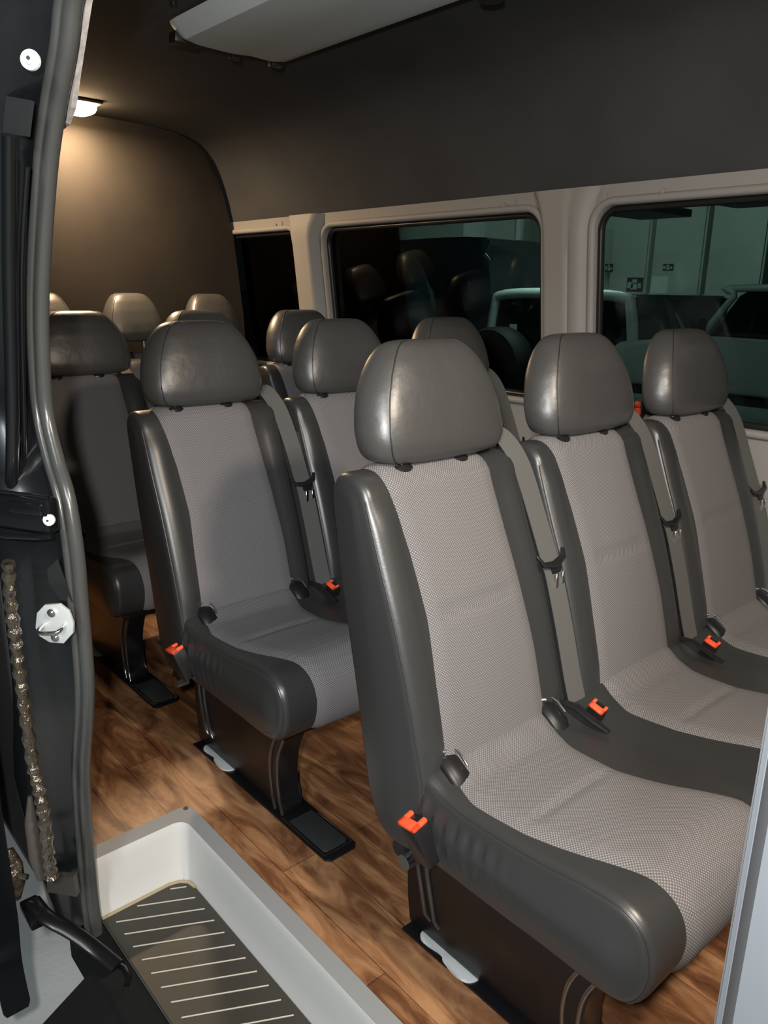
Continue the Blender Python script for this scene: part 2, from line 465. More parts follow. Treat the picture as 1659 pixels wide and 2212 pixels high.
    # --- buckles: one low on the aisle side, the others standing in the crease
    def buckle(y, x, z, tilt, strap=True, k=1.0, roll=0.0):
        bm = bmesh.new(); mt = Matrix.Translation((x, y, z)) @ Matrix.Rotation(roll, 4, 'X') @ Matrix.Rotation(tilt, 4, 'Y') @ Matrix.Scale(k, 4)
        box(bm, (-.017, -.014, -.036), (.017, .014, .030), .005, 2, mtx=mt)
        b = fin('buckle', bm, M['plastic_black'], root, angle=35)
        bm = bmesh.new(); box(bm, (-.0175, -.0145, .0275), (.0175, .0005, .0345), .0025, 2, mtx=mt); box(bm, (-.0175, -.0145, .0275), (-.010, .012, .0345), .0025, 2, mtx=mt); box(bm, (.010, -.0145, .0275), (.0175, .012, .0345), .0025, 2, mtx=mt)
        ob = fin('release_button', bm, M['orange'], b, angle=35); ob['label'] = 'orange release button'
        if strap:
            bm = bmesh.new(); tube(bm, [(x-.05, y-.040, z+.022), (x-.02, y-.036, z+.022), (x+.02, y-.030, z+.006), (x+.05, y-.026, z-.004)], [.010, .012, .011, .006], 10, flat=.4); fin('buckle_sleeve', bm, M['plastic_black'], b)
        return b
    buckle(ya-.020, .066, .322, -.22, False, 1.25, .30)
    for c in cs[:-1]: buckle(c+.238*scale_w, .100, .405, .35, True, .9, .25)
    bm = bmesh.new(); cyl(bm, (.025, ya-.004, .248), (0, 1, 0), .014, .03, 20); cyl(bm, (-.005, ya+.006, .25), (0, 1, 0), .016, .02, 20, mi=1)
    fin('recliner_bolt', bm, [M['chrome'], M['plastic_black']], root)
    # --- frame under the cushion
    bm = bmesh.new()
    box(bm, (.03, ya+.05, .235), (.07, yb-.05, .265), .004); box(bm, (.36, ya+.05, .235), (.40, yb-.05, .265), .004)
    fin('seat_frame', bm, M['metal_black'], root)
    # --- two pressed-steel pedestals
    for py in (-.066, cs[-1]+.02):
        bm = bmesh.new()
        out = crspline([(-.062, .262), (-.060, .10), (-.050, .012)], 5)+[(.36, .012)]+crspline([(.362, .03), (.345, .06), (.342, .12), (.355, .18), (.392, .255)], 4)
        prism(bm, out, 1, py-.026, py+.026, bev=.004)
        leg = fin('leg', bm, M['metal_black'], root, angle=50)
        for xs in ((.300, .005), (.330, .0)):
            bm = bmesh.new(); tube(bm, crspline([(xs[0]+.055, py-.0265, .25), (xs[0]+.015, py-.0265, .17), (xs[0]+.004, py-.0265, .11), (xs[0]+.010, py-.0265, .05), (xs[0]+.028, py-.030, .012)], 5), .0045, 10); fin('pressed_rib', bm, M['rib'], leg)
        for xs in (-.030, -.006):
            bm = bmesh.new(); tube(bm, [(xs-.01, py-.027, .25), (xs, py-.027, .15), (xs+.022, py-.027, .062), (xs+.034, py-.024, .052)], .0050, 10); fin('pressed_rib', bm, M['rib'], leg)
        bm = bmesh.new()
        prism(bm, [(-.052, py-.045), (.36, py-.040), (.535, py-.040), (.545, py-.030), (.545, py+.036), (.535, py+.046), (.36, py+.046), (-.052, py+.045)], 2, .0012, .0075, bev=.0015)
        fin('foot_plate', bm, M['metal_black'], leg)
        bm = bmesh.new()
        prism(bm, [(.385, py-.030), (.515, py-.030), (.522, py-.023), (.522, py+.028), (.515, py+.035), (.385, py+.035)], 2, .0075, .0125, bev=.002)
        fin('foot_cover', bm, M['rubber'], leg)
        bm = bmesh.new()
        tube(bm, crspline([(.362, py-.034, .0095), (.385, py-.0355, .0095), (.517, py-.0355, .0095), (.528, py-.024, .0095), (.528, py+.030, .0095), (.517, py+.0405, .0095), (.40, py+.0405, .0095)], 3), .0011, 6)
        fin('cover_edge', bm, M['chrome'], leg)
        if py < 0:
            bm = bmesh.new()
            o = [(-.022, .0), (.0, .016), (.045, .014), (.06, .010), (.075, .014), (.112, .010), (.122, -.004), (.105, -.018), (.055, -.016), (.04, -.010), (.0, -.014), (-.016, -.010)]
            prism(bm, [(x+.004, py-.020+y*1.45) for x, y in crspline(o, 4, True)], 2, .006, .0115, bev=.0025)
            pl = fin('floor_latch', bm, M['pale_metal'], leg); pl['label'] = 'pale metal floor latch'
    return root

def BX(z):   # mid-line of the back profile, to tell its front from its rear
    return -.015-(z-.30)*.22-.02 if z < .86 else -.155

ROWS = [
 ('bench_seat', 'nearest three-seat bench of black leatherette and grey woven fabric, in the front row', 3, .4552, (0, 0, 0), .012, 1.0, 0),
 ('bench_seat', 'second three-seat bench, directly behind the nearest one', 3, .4552, (-.8336, -.0076, 0), .012, 1.0, 0),
 ('bench_seat', 'third bench from the camera, half hidden by the door seal, left of the second bench', 3, .4552, (-1.6708, -.0112, 0), .012, 1.0, 0),
 ('bench_seat', 'rearmost bench with narrower headrests, standing against the dark rear panel', 3, .392, (-2.42, 0, 0), .128, .82, .052),
]
for r in ROWS: make_bench(*r)

# ------------------------------------------------------------------ floor, step well
bm = bmesh.new()
prism(bm, [(-2.9, -.60), (-.661, -.60), (-.661, -.2477), (2.2, -.2477), (2.2, 1.30), (-2.9, 1.30)], 2, -.012, 0)
struct(fin('floor', bm, M['floor'], smooth=False))
SX0, SX1, SY0, SY1, SH = -.619, .66, -.2832, -.494, -.1456
st = thing('step_well', 'moulded light grey plastic step well sunk into the floor inside the door opening', 'step well', (-.62, -.39, SH))
def rc(x0, y0, r, n=6):
    return [(x0+r-r*math.sin(a), y0-r+r*math.cos(a)) for a in [PI/2-k/n*PI/2 for k in range(n+1)]]
inner = [(SX0, -.512)]+[(SX0+.03*(1-math.cos(a)), SY0-.03*(1-math.sin(a))) for a in [k/6*PI/2 for k in range(7)]]+[(SX1, SY0)]
bm = bmesh.new()      # walls of the well
levels = [(0.0055, -.0005), (.004, 0.0), (-.02, .0005), (-.08, .002), (-.135, .004), (SH-.006, .008)]
V = []
for z, off in levels:
    row = []
    for i, (x, y) in enumerate(inner):
        f = min(1, max(0, i/(len(inner)-1)*1.0))
        ox = off if i < 5 else off*.3; oy = -off if i > 3 else 0
        row.append(bm.verts.new((x+ox+.62, y+oy+.39, z-SH)))
    V.append(row)
for a, b in zip(V, V[1:]):
    for i in range(len(inner)-1): bm.faces.new((a[i], a[i+1], b[i+1], b[i]))
w = fin('well_wall', bm, M['step'], st, angle=50, fix=False)
bm = bmesh.new()
outer = [(-.661, -.505)]+[(-.661+.025*(1-math.cos(a)), -.2477-.025*(1-math.sin(a))) for a in [k/6*PI/2 for k in range(7)]]+[(SX1, -.2477)]
inn = [(SX0-.001, -.505)]+[(x-.0005, y+.0005) for x, y in inner[1:-1]]+[(SX1, SY0+.001)]
for z0, z1 in ((0.0, .006),):
    A = [[bm.verts.new((x+.62, y+.39, z-SH)) for x, y in P] for P, z in ((outer, z0), (outer, z1), (inn, z1), (inn, z0-.01))]
    for a, b in zip(A, A[1:]):
        for i in range(len(outer)-1): bm.faces.new((a[i], a[i+1], b[i+1], b[i]))
rimo = fin('rim', bm, M['rim'], st, smooth=False); rimo['label'] = 'darker grey flat rim of the step well'
bm = bmesh.new(); box(bm, (-.0, -.105, -.012), (1.27, .104, -.006)); fin('well_base', bm, M['rim'], st, smooth=False)
bm = bmesh.new()
for (x, y) in ((-.650, -.262), (-.655, -.50)): cyl(bm, (x+.62, y+.39, .006-SH), (0, 0, 1), .006, .003, 12)
fin('rim_screws', bm, M['gdark'], st)

mt = thing('step_mat', 'black ribbed rubber tread mat lying in the grey step well', 'mat', (-.6, -.39, SH))
bm = bmesh.new()
P = [(-.607, -.494), (-.607, -.335), (-.600, -.312), (-.585, -.297), (-.56, -.292), (.65, -.292), (.65, -.494)]
prism(bm, [(x+.6, y+.39) for x, y in P], 2, 0, .004, bev=.002)
for i in range(44):    # fine ribs between the tall ones
    pass
fin('tread', bm, M['mat_'], mt, smooth=False)
bm = bmesh.new()
for i in range(30):
    x = -.665+.0435*i; a = Vector((x, -.474, 0)); b = Vector((x+.090, -.308, 0))
    if a.x < -.585:
        t = (-.592-a.x)/.09; a = a.lerp(b, max(0, min(1, t)))
    if (b-a).length < .02: continue
    tube(bm, [(a.x+.6, a.y+.39, .0045), (b.x+.6, b.y+.39, .0045)], .0016, 6)
rr = fin('ridges', bm, M['ridge'], mt); rr['label'] = 'pale diagonal ridges'
bm = bmesh.new(); tube(bm, [(-.007, -.104, .004), (-.007, .055, .004), (0, .078, .004), (.015, .093, .004), (.04, .098, .004)], .0042, 8)
e = fin('mat_edge', bm, M['gold'], mt); e['label'] = 'yellowed raised rear edge'

# door sill
sl = thing('door_sill', 'black door sill along the outer side of the step mat', 'sill', (-.5, -.53, -.16))
bm = bmesh.new()
prism(bm, [(-.494+.53, .012), (-.505+.53, .016), (-.556+.53, .014), (-.565+.53, .004), (-.565+.53, -.04), (-.494+.53, -.04)], 0, -.11, 1.25, bev=0)
fin('sill_plate', bm, M['dull'], sl, smooth=False)
bm = bmesh.new()
V = [bm.verts.new(p) for p in [(-.0, -.035, .004), (1.25, -.035, .004), (1.25, -.27, -.16), (-.02, -.27, -.16), (-.0, -.035, -.02), (1.25, -.035, -.02), (1.25, -.27, -.18), (-.02, -.27, -.18)]]
for q in ((0, 1, 2, 3), (7, 6, 5, 4), (0, 4, 5, 1), (1, 5, 6, 2), (2, 6, 7, 3), (3, 7, 4, 0)): bm.faces.new([V[i] for i in q])
fin('lower_skirt', bm, M['dull'], sl, smooth=False)
bm = bmesh.new(); tube(bm, [(.02, .012, .016), (.05, .02, .018), (.075, .018, .018), (.09, .006, .016)], .006, 8); fin('sill_clip', bm, M['paint'], sl)

# ------------------------------------------------------------------ shell: walls, headliner, windows
ZB, ZT, YW, KW = .8401, 1.447, 1.22, .1183
def wy(z): return YW-KW*(z-ZB) if z > ZB else YW
def rrect(x0, x1, z0, z1, r, n=8):
    out = []
    for cx, cz, a0 in ((x1-r, z1-r, 0), (x0+r, z1-r, PI/2), (x0+r, z0+r, PI), (x1-r, z0+r, 1.5*PI)):
        for k in range(n+1):
            a = a0+k/n*PI/2; out.append((cx+r*math.cos(a), cz+r*math.sin(a)))
    return out
WIN = [(-.618, .78), (-1.978, -.821), (-3.10, -2.177)]
bm = bmesh.new(); edges = []
def loop(P):
    vs = [bm.verts.new((x, wy(z), z)) for x, z in P]
    return [bm.edges.new((vs[i], vs[(i+1) % len(vs)])) for i in range(len(vs))]
ob_ = [(-3.2, .02)]+[(-3.2+5.4*i/60, .02) for i in range(1, 60)]+[(2.2, .02), (2.2, 1.505)]+[(2.2-5.4*i/60, 1.505) for i in range(1, 60)]+[(-3.2, 1.505)]
edges += loop(ob_)
holes = [rrect(a, b, ZB, ZT, .065) for a, b in WIN]
for h in holes: edges += loop(h)
bmesh.ops.triangle_fill(bm, edges=edges, use_beauty=True, use_dissolve=False)
r = bmesh.ops.extrude_face_region(bm, geom=bm.faces[:])
for v in [g for g in r['geom'] if isinstance(g, bmesh.types.BMVert)]: v.co.y += .035
wall = struct(fin('wall_left', bm, M['trim'], smooth=False))
for i, (a, b) in enumerate(WIN):
    P = rrect(a-.002, b+.002, ZB-.002, ZT+.002, .067)
    bm = bmesh.new(); f = bm.faces.new([bm.verts.new((x, wy(z)+.027, z)) for x, z in P])
    r = bmesh.ops.extrude_face_region(bm, geom=[f])
    for v in [g for g in r['geom'] if isinstance(g, bmesh.types.BMVert)]: v.co.y += .004
    pane = struct(fin('window_%d' % (i+1), bm, M['glass'], smooth=False))
    bm = bmesh.new()
    Q = rrect(a+.008, b-.008, ZB+.008, ZT-.008, .060)
    pts = [(x, wy(z)+.018, z) for x, z in Q]
    n = len(pts); ring = []
    for k in range(n):
        p = Vector(pts[k]); d = (Vector(pts[(k+1) % n])-Vector(pts[k-1])).normalized(); u = Vector((0, 1, 0)); w_ = d.cross(u)
        ring.append([bm.verts.new(p+u*math.cos(t)*.012+w_*math.sin(t)*.010) for t in [2*PI*q/8 for q in range(8)]])
    for k in range(n):
        A, B = ring[k], ring[(k+1) % n]
        for q in range(8): bm.faces.new((A[q], A[(q+1) % 8], B[(q+1) % 8], B[q]))
    fin('window_seal', bm, M['plastic_black'], pane, angle=60)
# lip of the trim round each window, then the two pillars between windows
for i, (a, b) in enumerate(WIN):
    bm = bmesh.new(); Q = rrect(a-.012, b+.012, ZB-.012, ZT+.012, .076); n = len(Q); ring = []
    for k in range(n):
        z = Q[k][1]; p = Vector((Q[k][0], wy(z)-.002, z)); q2 = Q[(k+1) % n]; q0 = Q[k-1]
        d = Vector((q2[0]-q0[0], wy(q2[1])-wy(q0[1]), q2[1]-q0[1])).normalized(); u = Vector((0, 1, 0)); w_ = d.cross(u)
        ring.append([bm.verts.new(p+u*math.cos(t)*.012+w_*math.sin(t)*.012) for t in [2*PI*q/10 for q in range(10)]])
    for k in range(n):
        A, B = ring[k], ring[(k+1) % n]
        for q in range(10): bm.faces.new((A[q], A[(q+1) % 10], B[(q+1) % 10], B[q]))
    struct(fin('trim_%d' % (i+1), bm, M['trim'], angle=70))
def pillar(name, xa, xb, depth, lean=0.0, groove=None):
    bm = bmesh.new(); rows = []
    zs = [.80, .84, .9, 1.0, 1.1, 1.2, 1.3, 1.38, 1.42, 1.45, 1.475, 1.495, 1.503]
    N_ = 18
    for z in zs:
        fl = .028*max(0, (z-1.36)/.12)**2
        a, b = xa-fl, xb+fl; row = []
        for k in range(N_+1):
            t = k/N_; x = a+(b-a)*t
            e = min(1, t/.12, (1-t)/.22)
            y = wy(z)-depth*math.sin(e*PI/2)*(1-.3*max(0, (z-1.44)/.06))
            if groove: y += .010*math.exp(-((t-groove)/.035)**2)
            row.append(bm.verts.new((x, y, z)))
        row.append(bm.verts.new((b, wy(z)+.01, z))); row.insert(0, bm.verts.new((a, wy(z)+.01, z)))
        rows.append(row)
    for A, B in zip(rows, rows[1:]):
        for k in range(len(A)-1): bm.faces.new((A[k], A[k+1], B[k+1], B[k]))
    for rw in (rows[0], rows[-1]): bm.faces.new(rw)
    return struct(fin(name, bm, M['trim'], angle=60))
pillar('trim_4', -.812, -.640, .026, groove=.63)
pillar('trim_5', -2.150, -1.995, .060)
# joints and screw caps on the head rail
bm = bmesh.new()
for x in (-.975, -.655, -.40, -2.33): cyl(bm, (x, wy(1.474)-.004, 1.474), (0, 1, .1), .007, .006, 14)
for x in (-.93, -.575, -2.28): box(bm, (x-.0015, wy(1.475)-.004, 1.458), (x+.0015, wy(1.475)+.01, 1.492))
struct(fin('trim_6', bm, M['trim']))

# headliner: cross-section from window rail over the roof to the door side
half = [(1.147, 1.500), (1.140, 1.52), (1.122, 1.60), (1.090, 1.70), (1.050, 1.775), (.985, 1.835), (.90, 1.866), (.78, 1.884), (.60, 1.898), (.35, 1.902)]
def shell(name, pts, x0, x1, m, th=.012, nx=24):
    bm = bmesh.new(); n = len(pts); rows = []
    for i in range(nx+1):
        x = x0+(x1-x0)*i/nx; rows.append([bm.verts.new((x, y, z)) for y, z in pts])
    for a, b in zip(rows, rows[1:]):
        for k in range(n-1): bm.faces.new((a[k], a[k+1], b[k+1], b[k]))
    nrm = []
    r = bmesh.ops.extrude_face_region(bm, geom=bm.faces[:])
    for v in [g for g in r['geom'] if isinstance(g, bmesh.types.BMVert)]:
        d = Vector((0, v.co.y-.35, v.co.z-1.2)).normalized(); v.co += d*th
    return fin(name, bm, m, angle=50)
cs_ = crspline(half, 4)
struct(shell('ceiling', cs_+[(.70-y, z) for y, z in cs_[::-1] if z > 1.69][1:], -2.95, 2.2, M['liner']))
bm = bmesh.new(); box(bm, (-3.0, -.60, .0), (-.66, -.585, 1.75)); struct(fin('wall_right', bm, M['liner'], smooth=False))
# rear panel with a rounded top corner
prof = [(1.19, -.012), (1.19, .84), (1.182, 1.04), (1.160, 1.25), (1.135, 1.46), (1.085, 1.64), (1.045, 1.75), (1.005, 1.81), (.955, 1.848), (.86, 1.868), (.70, 1.882), (.35, 1.892)]
pr_ = prof+[(.70-y, z) for y, z in prof[::-1]][1:]
bm = bmesh.new(); prism(bm, pr_, 0, -2.76, -2.70, bev=.012, seg=3)
struct(fin('wall_rear', bm, M['rearpanel'], angle=40))
bm = bmesh.new(); prism(bm, [(1.22, 0), (1.22, .85), (1.12, 1.62), (1.0, 1.84), (.35, 1.9), (-.3, 1.84), (-.46, 1.6), (-.58, .85), (-.58, 0)], 0, 2.2, 2.22)
struct(fin('wall_front', bm, M['liner'], smooth=False))

# roof unit
un = thing('roof_air_unit', 'long grey plastic air unit fixed to the dark ceiling', 'air unit', (-.765, .337, 1.893))
bm = bmesh.new(); rows = []
sec = [(.150, .0), (.157, -.020), (.180, -.046), (.22, -.054), (.33, -.056), (.40, -.050), (.46, -.052), (.500, -.046), (.520, -.020), (.524, .0)]
for x, k in ((-1.305, 0), (-1.300, .55), (-1.285, .85), (-1.255, 1), (.20, 1)):
    rows.append([bm.verts.new((x+.7, .32+(y-.32)*(.94+.06*k)-.32, z*k)) for y, z in sec])
for a, b in zip(rows, rows[1:]):
    for k in range(len(sec)-1): bm.faces.new((a[k], a[k+1], b[k+1], b[k]))
bm.faces.new(rows[0]); bm.faces.new(rows[-1])
for (y0, y1) in ((.215, .265),):
    pass
fin('housing', bm, M['unit'], un, angle=35)
for a_, b_ in (((-.622, -.16, -.050), (-.582, -.08, -.022)), ((-.61, .02, -.058), (-.590, .050, -.030)), ((-.60, .150, -.056), (-.575, .190, -.020))):
    bm = bmesh.new(); box(bm, a_, b_, .004); fin('air_vent', bm, M['plastic_black'], un)
for y in (.415, .520):
    bm = bmesh.new(); cyl(bm, (.20 if y < .5 else .24, y-.32, -.046), (0, 0, 1), .028, .03, 24); fin('knob', bm, M['plastic_black'], un)
bm = bmesh.new(); cyl(bm, (.0, 0, -.004), (0, 0, 1), .009, .01, 14)
o = fin('ceiling_button', bm, M['plastic_black']); o.location = (-1.235, .118, 1.898); tag(o, 'small dark button on the ceiling beside the left end of the air unit', 'button')

# dome lamps
def dome(loc, label):
    d = thing('dome_lamp', label, 'lamp', loc, 'warm ceiling lamps')
    bm = bmesh.new(); box(bm, (-.075, -.085, -.012), (.075, .085, .0), .006); fin('lamp_base', bm, M['trim'], d)
    bm = bmesh.new()
    for k in range(1): pass
    V = []
    for s, dz in ((1, -.010), (.98, -.028), (.88, -.041), (.6, -.048), (.3, -.050)):
        V.append([bm.verts.new((x*s, z*s, dz)) for x, z in rrect(-.06, .06, -.072, .072, .03, 5)])
    for a, b in zip(V, V[1:]):
        for i in range(len(a)): bm.faces.new((a[i], a[(i+1) % len(a)], b[(i+1) % len(a)], b[i]))
    bm.faces.new(V[-1])
    fin('lamp_lens', bm, M['lens'], d)
dome((-2.545, .350, 1.9), 'glowing warm ceiling lamp by the rear panel')

# small orange latch on the far window ledge
o_ = thing('window_latch', 'small orange emergency latch on the grey ledge under the front window', 'latch', (-.434, 1.185, .83))
bm = bmesh.new(); cyl(bm, (0, 0, .045), (1, 0, 0), .009, .012, 16); tube(bm, [(0, 0, .034), (0, 0, .018), (.004, -.002, .0)], [.009, .012, .006], 12); fin('lever', bm, M['orange'], o_)
bm = bmesh.new(); box(bm, (-.012, 0.005, -.01), (.012, .03, .05), .003); fin('latch_base', bm, M['plastic_black'], o_)

# ------------------------------------------------------------------ rear jamb of the door opening
SEAL = [(.62, 1.62), (.3, 1.635), (-.02, 1.63), (-.17, 1.60), (-.245, 1.575), (-.283, 1.549), (-.315, 1.502), (-.382, 1.428), (-.441, 1.342), (-.520, 1.18), (-.550, 1.058), (-.554, .978), (-.522, .902), (-.487, .843), (-.471, .747), (-.474, .659), (-.476, .569), (-.483, .492), (-.503, .416), (-.550, .289), (-.573, .17), (-.580, .054), (-.585, -.067), (-.579, -.160)]
sp = crspline(SEAL, 5)
ds = thing('door_seal', 'double-ribbed grey rubber seal curving down the rear edge of the door opening', 'door seal', (-.5, -.52, 0))
bm = bmesh.new(); tube(bm, [(x+.5, .004, z) for x, z in sp], .0125, 14, up=(0, 1, 0)); fin('inner_bulb', bm, M['seal'], ds)
bm = bmesh.new(); tube(bm, [(x+.5-.012, -.008, z) for x, z in sp], .0085, 12, up=(0, 1, 0)); fin('outer_lip', bm, M['seal'], ds)
# painted jamb running outwards from the seal
bm = bmesh.new(); rows = []
for (x, z) in [p for p in crspline([(a, b) for a, b in SEAL if True], 3)]:
    w = 1.0 if z > .25 else max(.42, .42+.58*(z+.16)/.41)
    rows.append([bm.verts.new(q) for q in [(x-.005, -.505, z), (x-.012, -.526, z), (x-.022, -.535, z-.001), (x-.03-.012*w, -.535-.02*w, z), (x-.045-.012*w, -.540-.035*w, z), (x-.05-.02*w, -.545-.06*w, z), (x-.06-.03*w, -.545-.075*w, z)]])
for a, b in zip(rows, rows[1:]):
    for k in range(6): bm.faces.new((a[k], a[k+1], b[k+1], b[k]))
r = bmesh.ops.extrude_face_region(bm, geom=bm.faces[:])
for v in [g for g in r['geom'] if isinstance(g, bmesh.types.BMVert)]: v.co.x -= .006; v.co.y += .0
jamb = struct(fin('door_1', bm, M['paint'], angle=45))
def part(name, bm, m, smooth=True, angle=40, label=None):
    o = fin(name, bm, m, jamb, smooth, angle)
    if label: o['label'] = label
    return o
for k, (pts, rad) in enumerate([([(-.404, -.575, 1.399), (-.475, -.575, 1.208), (-.535, -.578, .98), (-.575, -.585, .83)], .011), ([(-.435, -.562, 1.37), (-.503, -.562, 1.208), (-.578, -.562, .98), (-.600, -.562, .83)], .007), ([(-.40, -.556, 1.36), (-.48, -.556, 1.208), (-.548, -.556, .98), (-.590, -.556, .83)], .004)]):
    bm = bmesh.new(); tube(bm, crspline(pts, 6), rad, 12); part('jamb_channel', bm, M['paint'])
bm = bmesh.new(); V = [bm.verts.new(p) for p in [(-.431, -.572, 1.454), (-.345, -.560, 1.436), (-.377, -.560, 1.396), (-.475, -.572, 1.410)]]
f = bm.faces.new(V); r = bmesh.ops.extrude_face_region(bm, geom=[f])
for v in [g for g in r['geom'] if isinstance(g, bmesh.types.BMVert)]: v.co += Vector((-.006, .006, 0))
part('cover_plate', bm, M['gdark'], False)
def screw(c, rad, axis=(.75, -.62, .1)):
    bm = bmesh.new(); a = Vector(axis).normalized(); c = Vector(c)
    cyl(bm, c, a, rad, .005, 24); cyl(bm, c+a*.004, a, rad*.55, .006, 20); cyl(bm, c+a*.0075, a, rad*.2, .002, 12, mi=1)
    part('white_screw', bm, [M['gwhite'], M['gdark']])
screw((-.312, -.567, 1.477), .0125); screw((-.440, -.566, .827), .0095)
bm = bmesh.new(); tube(bm, [(-.365, -.540, 1.556), (-.385, -.545, 1.53), (-.398, -.548, 1.515)], .003, 8); tube(bm, [(-.435, -.55, 1.465), (-.437, -.55, 1.44), (-.43, -.55, 1.42)], .004, 8)
part('jamb_rib', bm, M['pale_metal'])
# middle roller box
bm = bmesh.new()
V0 = [(-.476, -.536, .852), (-.476, -.536, .797), (-.585, -.600, .772), (-.585, -.600, .832)]
mtx = Matrix.Translation((-.490, -.588, .832)) @ Matrix.Rotation(math.radians(30), 4, 'Z')
box(bm, (-.085, -.010, -.030), (.055, .018, .030), .006, 2, mtx=mtx)
box(bm, (-.020, -.016, .002), (.046, -.008, .022), .003, 2, mtx=mtx)
tube(bm, [tuple(mtx @ Vector(p)) for p in ((-.085, -.012, -.036), (-.03, -.016, -.040), (.03, -.013, -.036), (.058, -.008, -.032))], .005, 8)
tube(bm, [tuple(mtx @ Vector(p)) for p in ((-.085, -.008, .034), (-.03, -.012, .036), (.03, -.010, .036), (.058, -.006, .034))], .003, 8)
part('roller_box', bm, M['paint'])
bm = bmesh.new(); V = [bm.verts.new(p) for p in [(-.475, -.538, .70), (-.560, -.575, .675), (-.485, -.545, .742), (-.56, -.57, .66), (-.475, -.53, .66)]]
bm.faces.new((V[0], V[2], V[1])); bm.faces.new((V[0], V[1], V[3], V[4])); part('jamb_bracket', bm, M['rubber'], False)
# striker plate
bm = bmesh.new(); sm = Matrix.Translation((-.462, -.568, .636)) @ Matrix.Rotation(math.radians(40), 4, 'Z')
octo = [(-.036, -.010), (-.030, .018), (-.014, .034), (.014, .038), (.030, .026), (.036, .004), (.034, -.014), (.014, -.036), (-.012, -.036), (-.030, -.026)]
fs = prism(bm, octo, 1, -.004, .003, bev=.0015)
for v in bm.verts: v.co = sm @ v.co
strk = part('striker_plate', bm, M['pale_metal'], label='pale galvanised latch striker')
for dx, dz in ((.0, .022), (.002, -.024)):
    bm = bmesh.new(); cyl(bm, sm @ Vector((dx, -.006, dz)), sm.to_3x3() @ Vector((0, 1, 0)), .0075, .005, 16); cyl(bm, sm @ Vector((dx, -.009, dz)), sm.to_3x3() @ Vector((0, 1, 0)), .0035, .004, 12)
    fin('rivet', bm, M['chrome'], strk)
bm = bmesh.new(); tube(bm, [tuple(sm @ Vector(p)) for p in crspline([(-.020, -.004, -.004), (-.020, -.018, -.007), (-.014, -.024, -.009), (.014, -.024, -.006), (.020, -.018, -.003), (.020, -.004, .0)], 4)], .0035, 10); fin('striker_loop', bm, M['chrome'], strk)
# crinkled glossy gaiter
bm = bmesh.new(); pp = crspline([(-.443, -.635, .768), (-.458, -.635, .703), (-.458, -.635, .636), (-.458, -.635, .568), (-.453, -.635, .491), (-.448, -.635, .400), (-.428, -.635, .350), (-.417, -.635, .300), (-.420, -.635, .218), (-.425, -.633, .17)], 10)
tube(bm, pp, [.0095+.0022*math.sin(i*1.7)+.0016*random.random() for i in range(len(pp))], 12, up=(0, 1, 0)); part('cable_gaiter', bm, M['foil'], angle=60)
bm = bmesh.new(); tube(bm, [(-.452, -.645, .33), (-.446, -.650, .28), (-.444, -.650, .21), (-.445, -.645, .16)], [.004, .011, .012, .008], 10); part('gaiter_cap', bm, M['bracket'])
bm = bmesh.new(); V = [bm.verts.new(p) for p in [(-.585, -.602, .045), (-.500, -.575, .085), (-.492, -.575, .045), (-.580, -.604, .012)]]
f = bm.faces.new(V); r = bmesh.ops.extrude_face_region(bm, geom=[f])
for v in [g for g in r['geom'] if isinstance(g, bmesh.types.BMVert)]: v.co += Vector((-.01, .01, 0))
part('lower_bracket', bm, M['bracket'], False)
# speckled felt edge
bm = bmesh.new(); fe = [(-.17, 1.66), (-.23, 1.60), (-.287, 1.554), (-.316, 1.517), (-.346, 1.478), (-.372, 1.441), (-.400, 1.424), (-.435, 1.420)]
A = []
for x, z in fe: A.append([bm.verts.new((x, -.497, z)), bm.verts.new((x-.06, -.515, z+.0)), bm.verts.new((x-.06, -.505, z)), bm.verts.new((x-.004, -.488, z))])
for a, b in zip(A, A[1:]):
    for k in range(4): bm.faces.new((a[k], a[(k+1) % 4], b[(k+1) % 4], b[k]))
part('felt_edge', bm, M['speckle'], False, label='light grey speckled felt edge')

# open sliding door outside, with its lower roller arm
sd = thing('sliding_door', 'black sliding door pushed back, only its lower front corner showing left of the sill', 'sliding door', (-.6, -.68, .05))
bm = bmesh.new()
P = crspline([(-.035, 1.5), (-.02, 1.0), (-.005, .45), (.005, .08), (.012, -.06), (.004, -.12), (-.005, -.20), (.022, -.285)], 5)+[(-.03, -.25), (-.12, -.17), (-1.2, -.17), (-1.2, 1.5)]
prism(bm, P, 1, -.035, .018, bev=.006); fin('door_shell', bm, M['paint'], sd)
bm = bmesh.new(); tube(bm, [(-.03, .024, .06), (-.015, .026, .03), (-.005, .026, -.01), (-.01, .026, -.045)], [.012, .020, .018, .008], 14, flat=.7); cyl(bm, (.005, .034, .015), (.6, .5, 0), .006, .03, 12); fin('corner_buffer', bm, M['foil'], sd)
bm = bmesh.new()
tube(bm, crspline([(-.02, .055, -.075), (.03, .065, -.085), (.075, .10, -.112), (.12, .130, -.142), (.165, .150, -.160)], 5), .017, 12, flat=.45)
box(bm, (-.045, .035, -.105), (.03, .07, -.082), .004)
arm = fin('roller_arm', bm, M['metal_black'], sd)
for p in ((-.012, .05, -.076), (.010, .055, -.098)):
    bm = bmesh.new(); cyl(bm, p, (.55, -.6, .6), .008, .008, 16); fin('arm_bolt', bm, M['chrome'], arm)

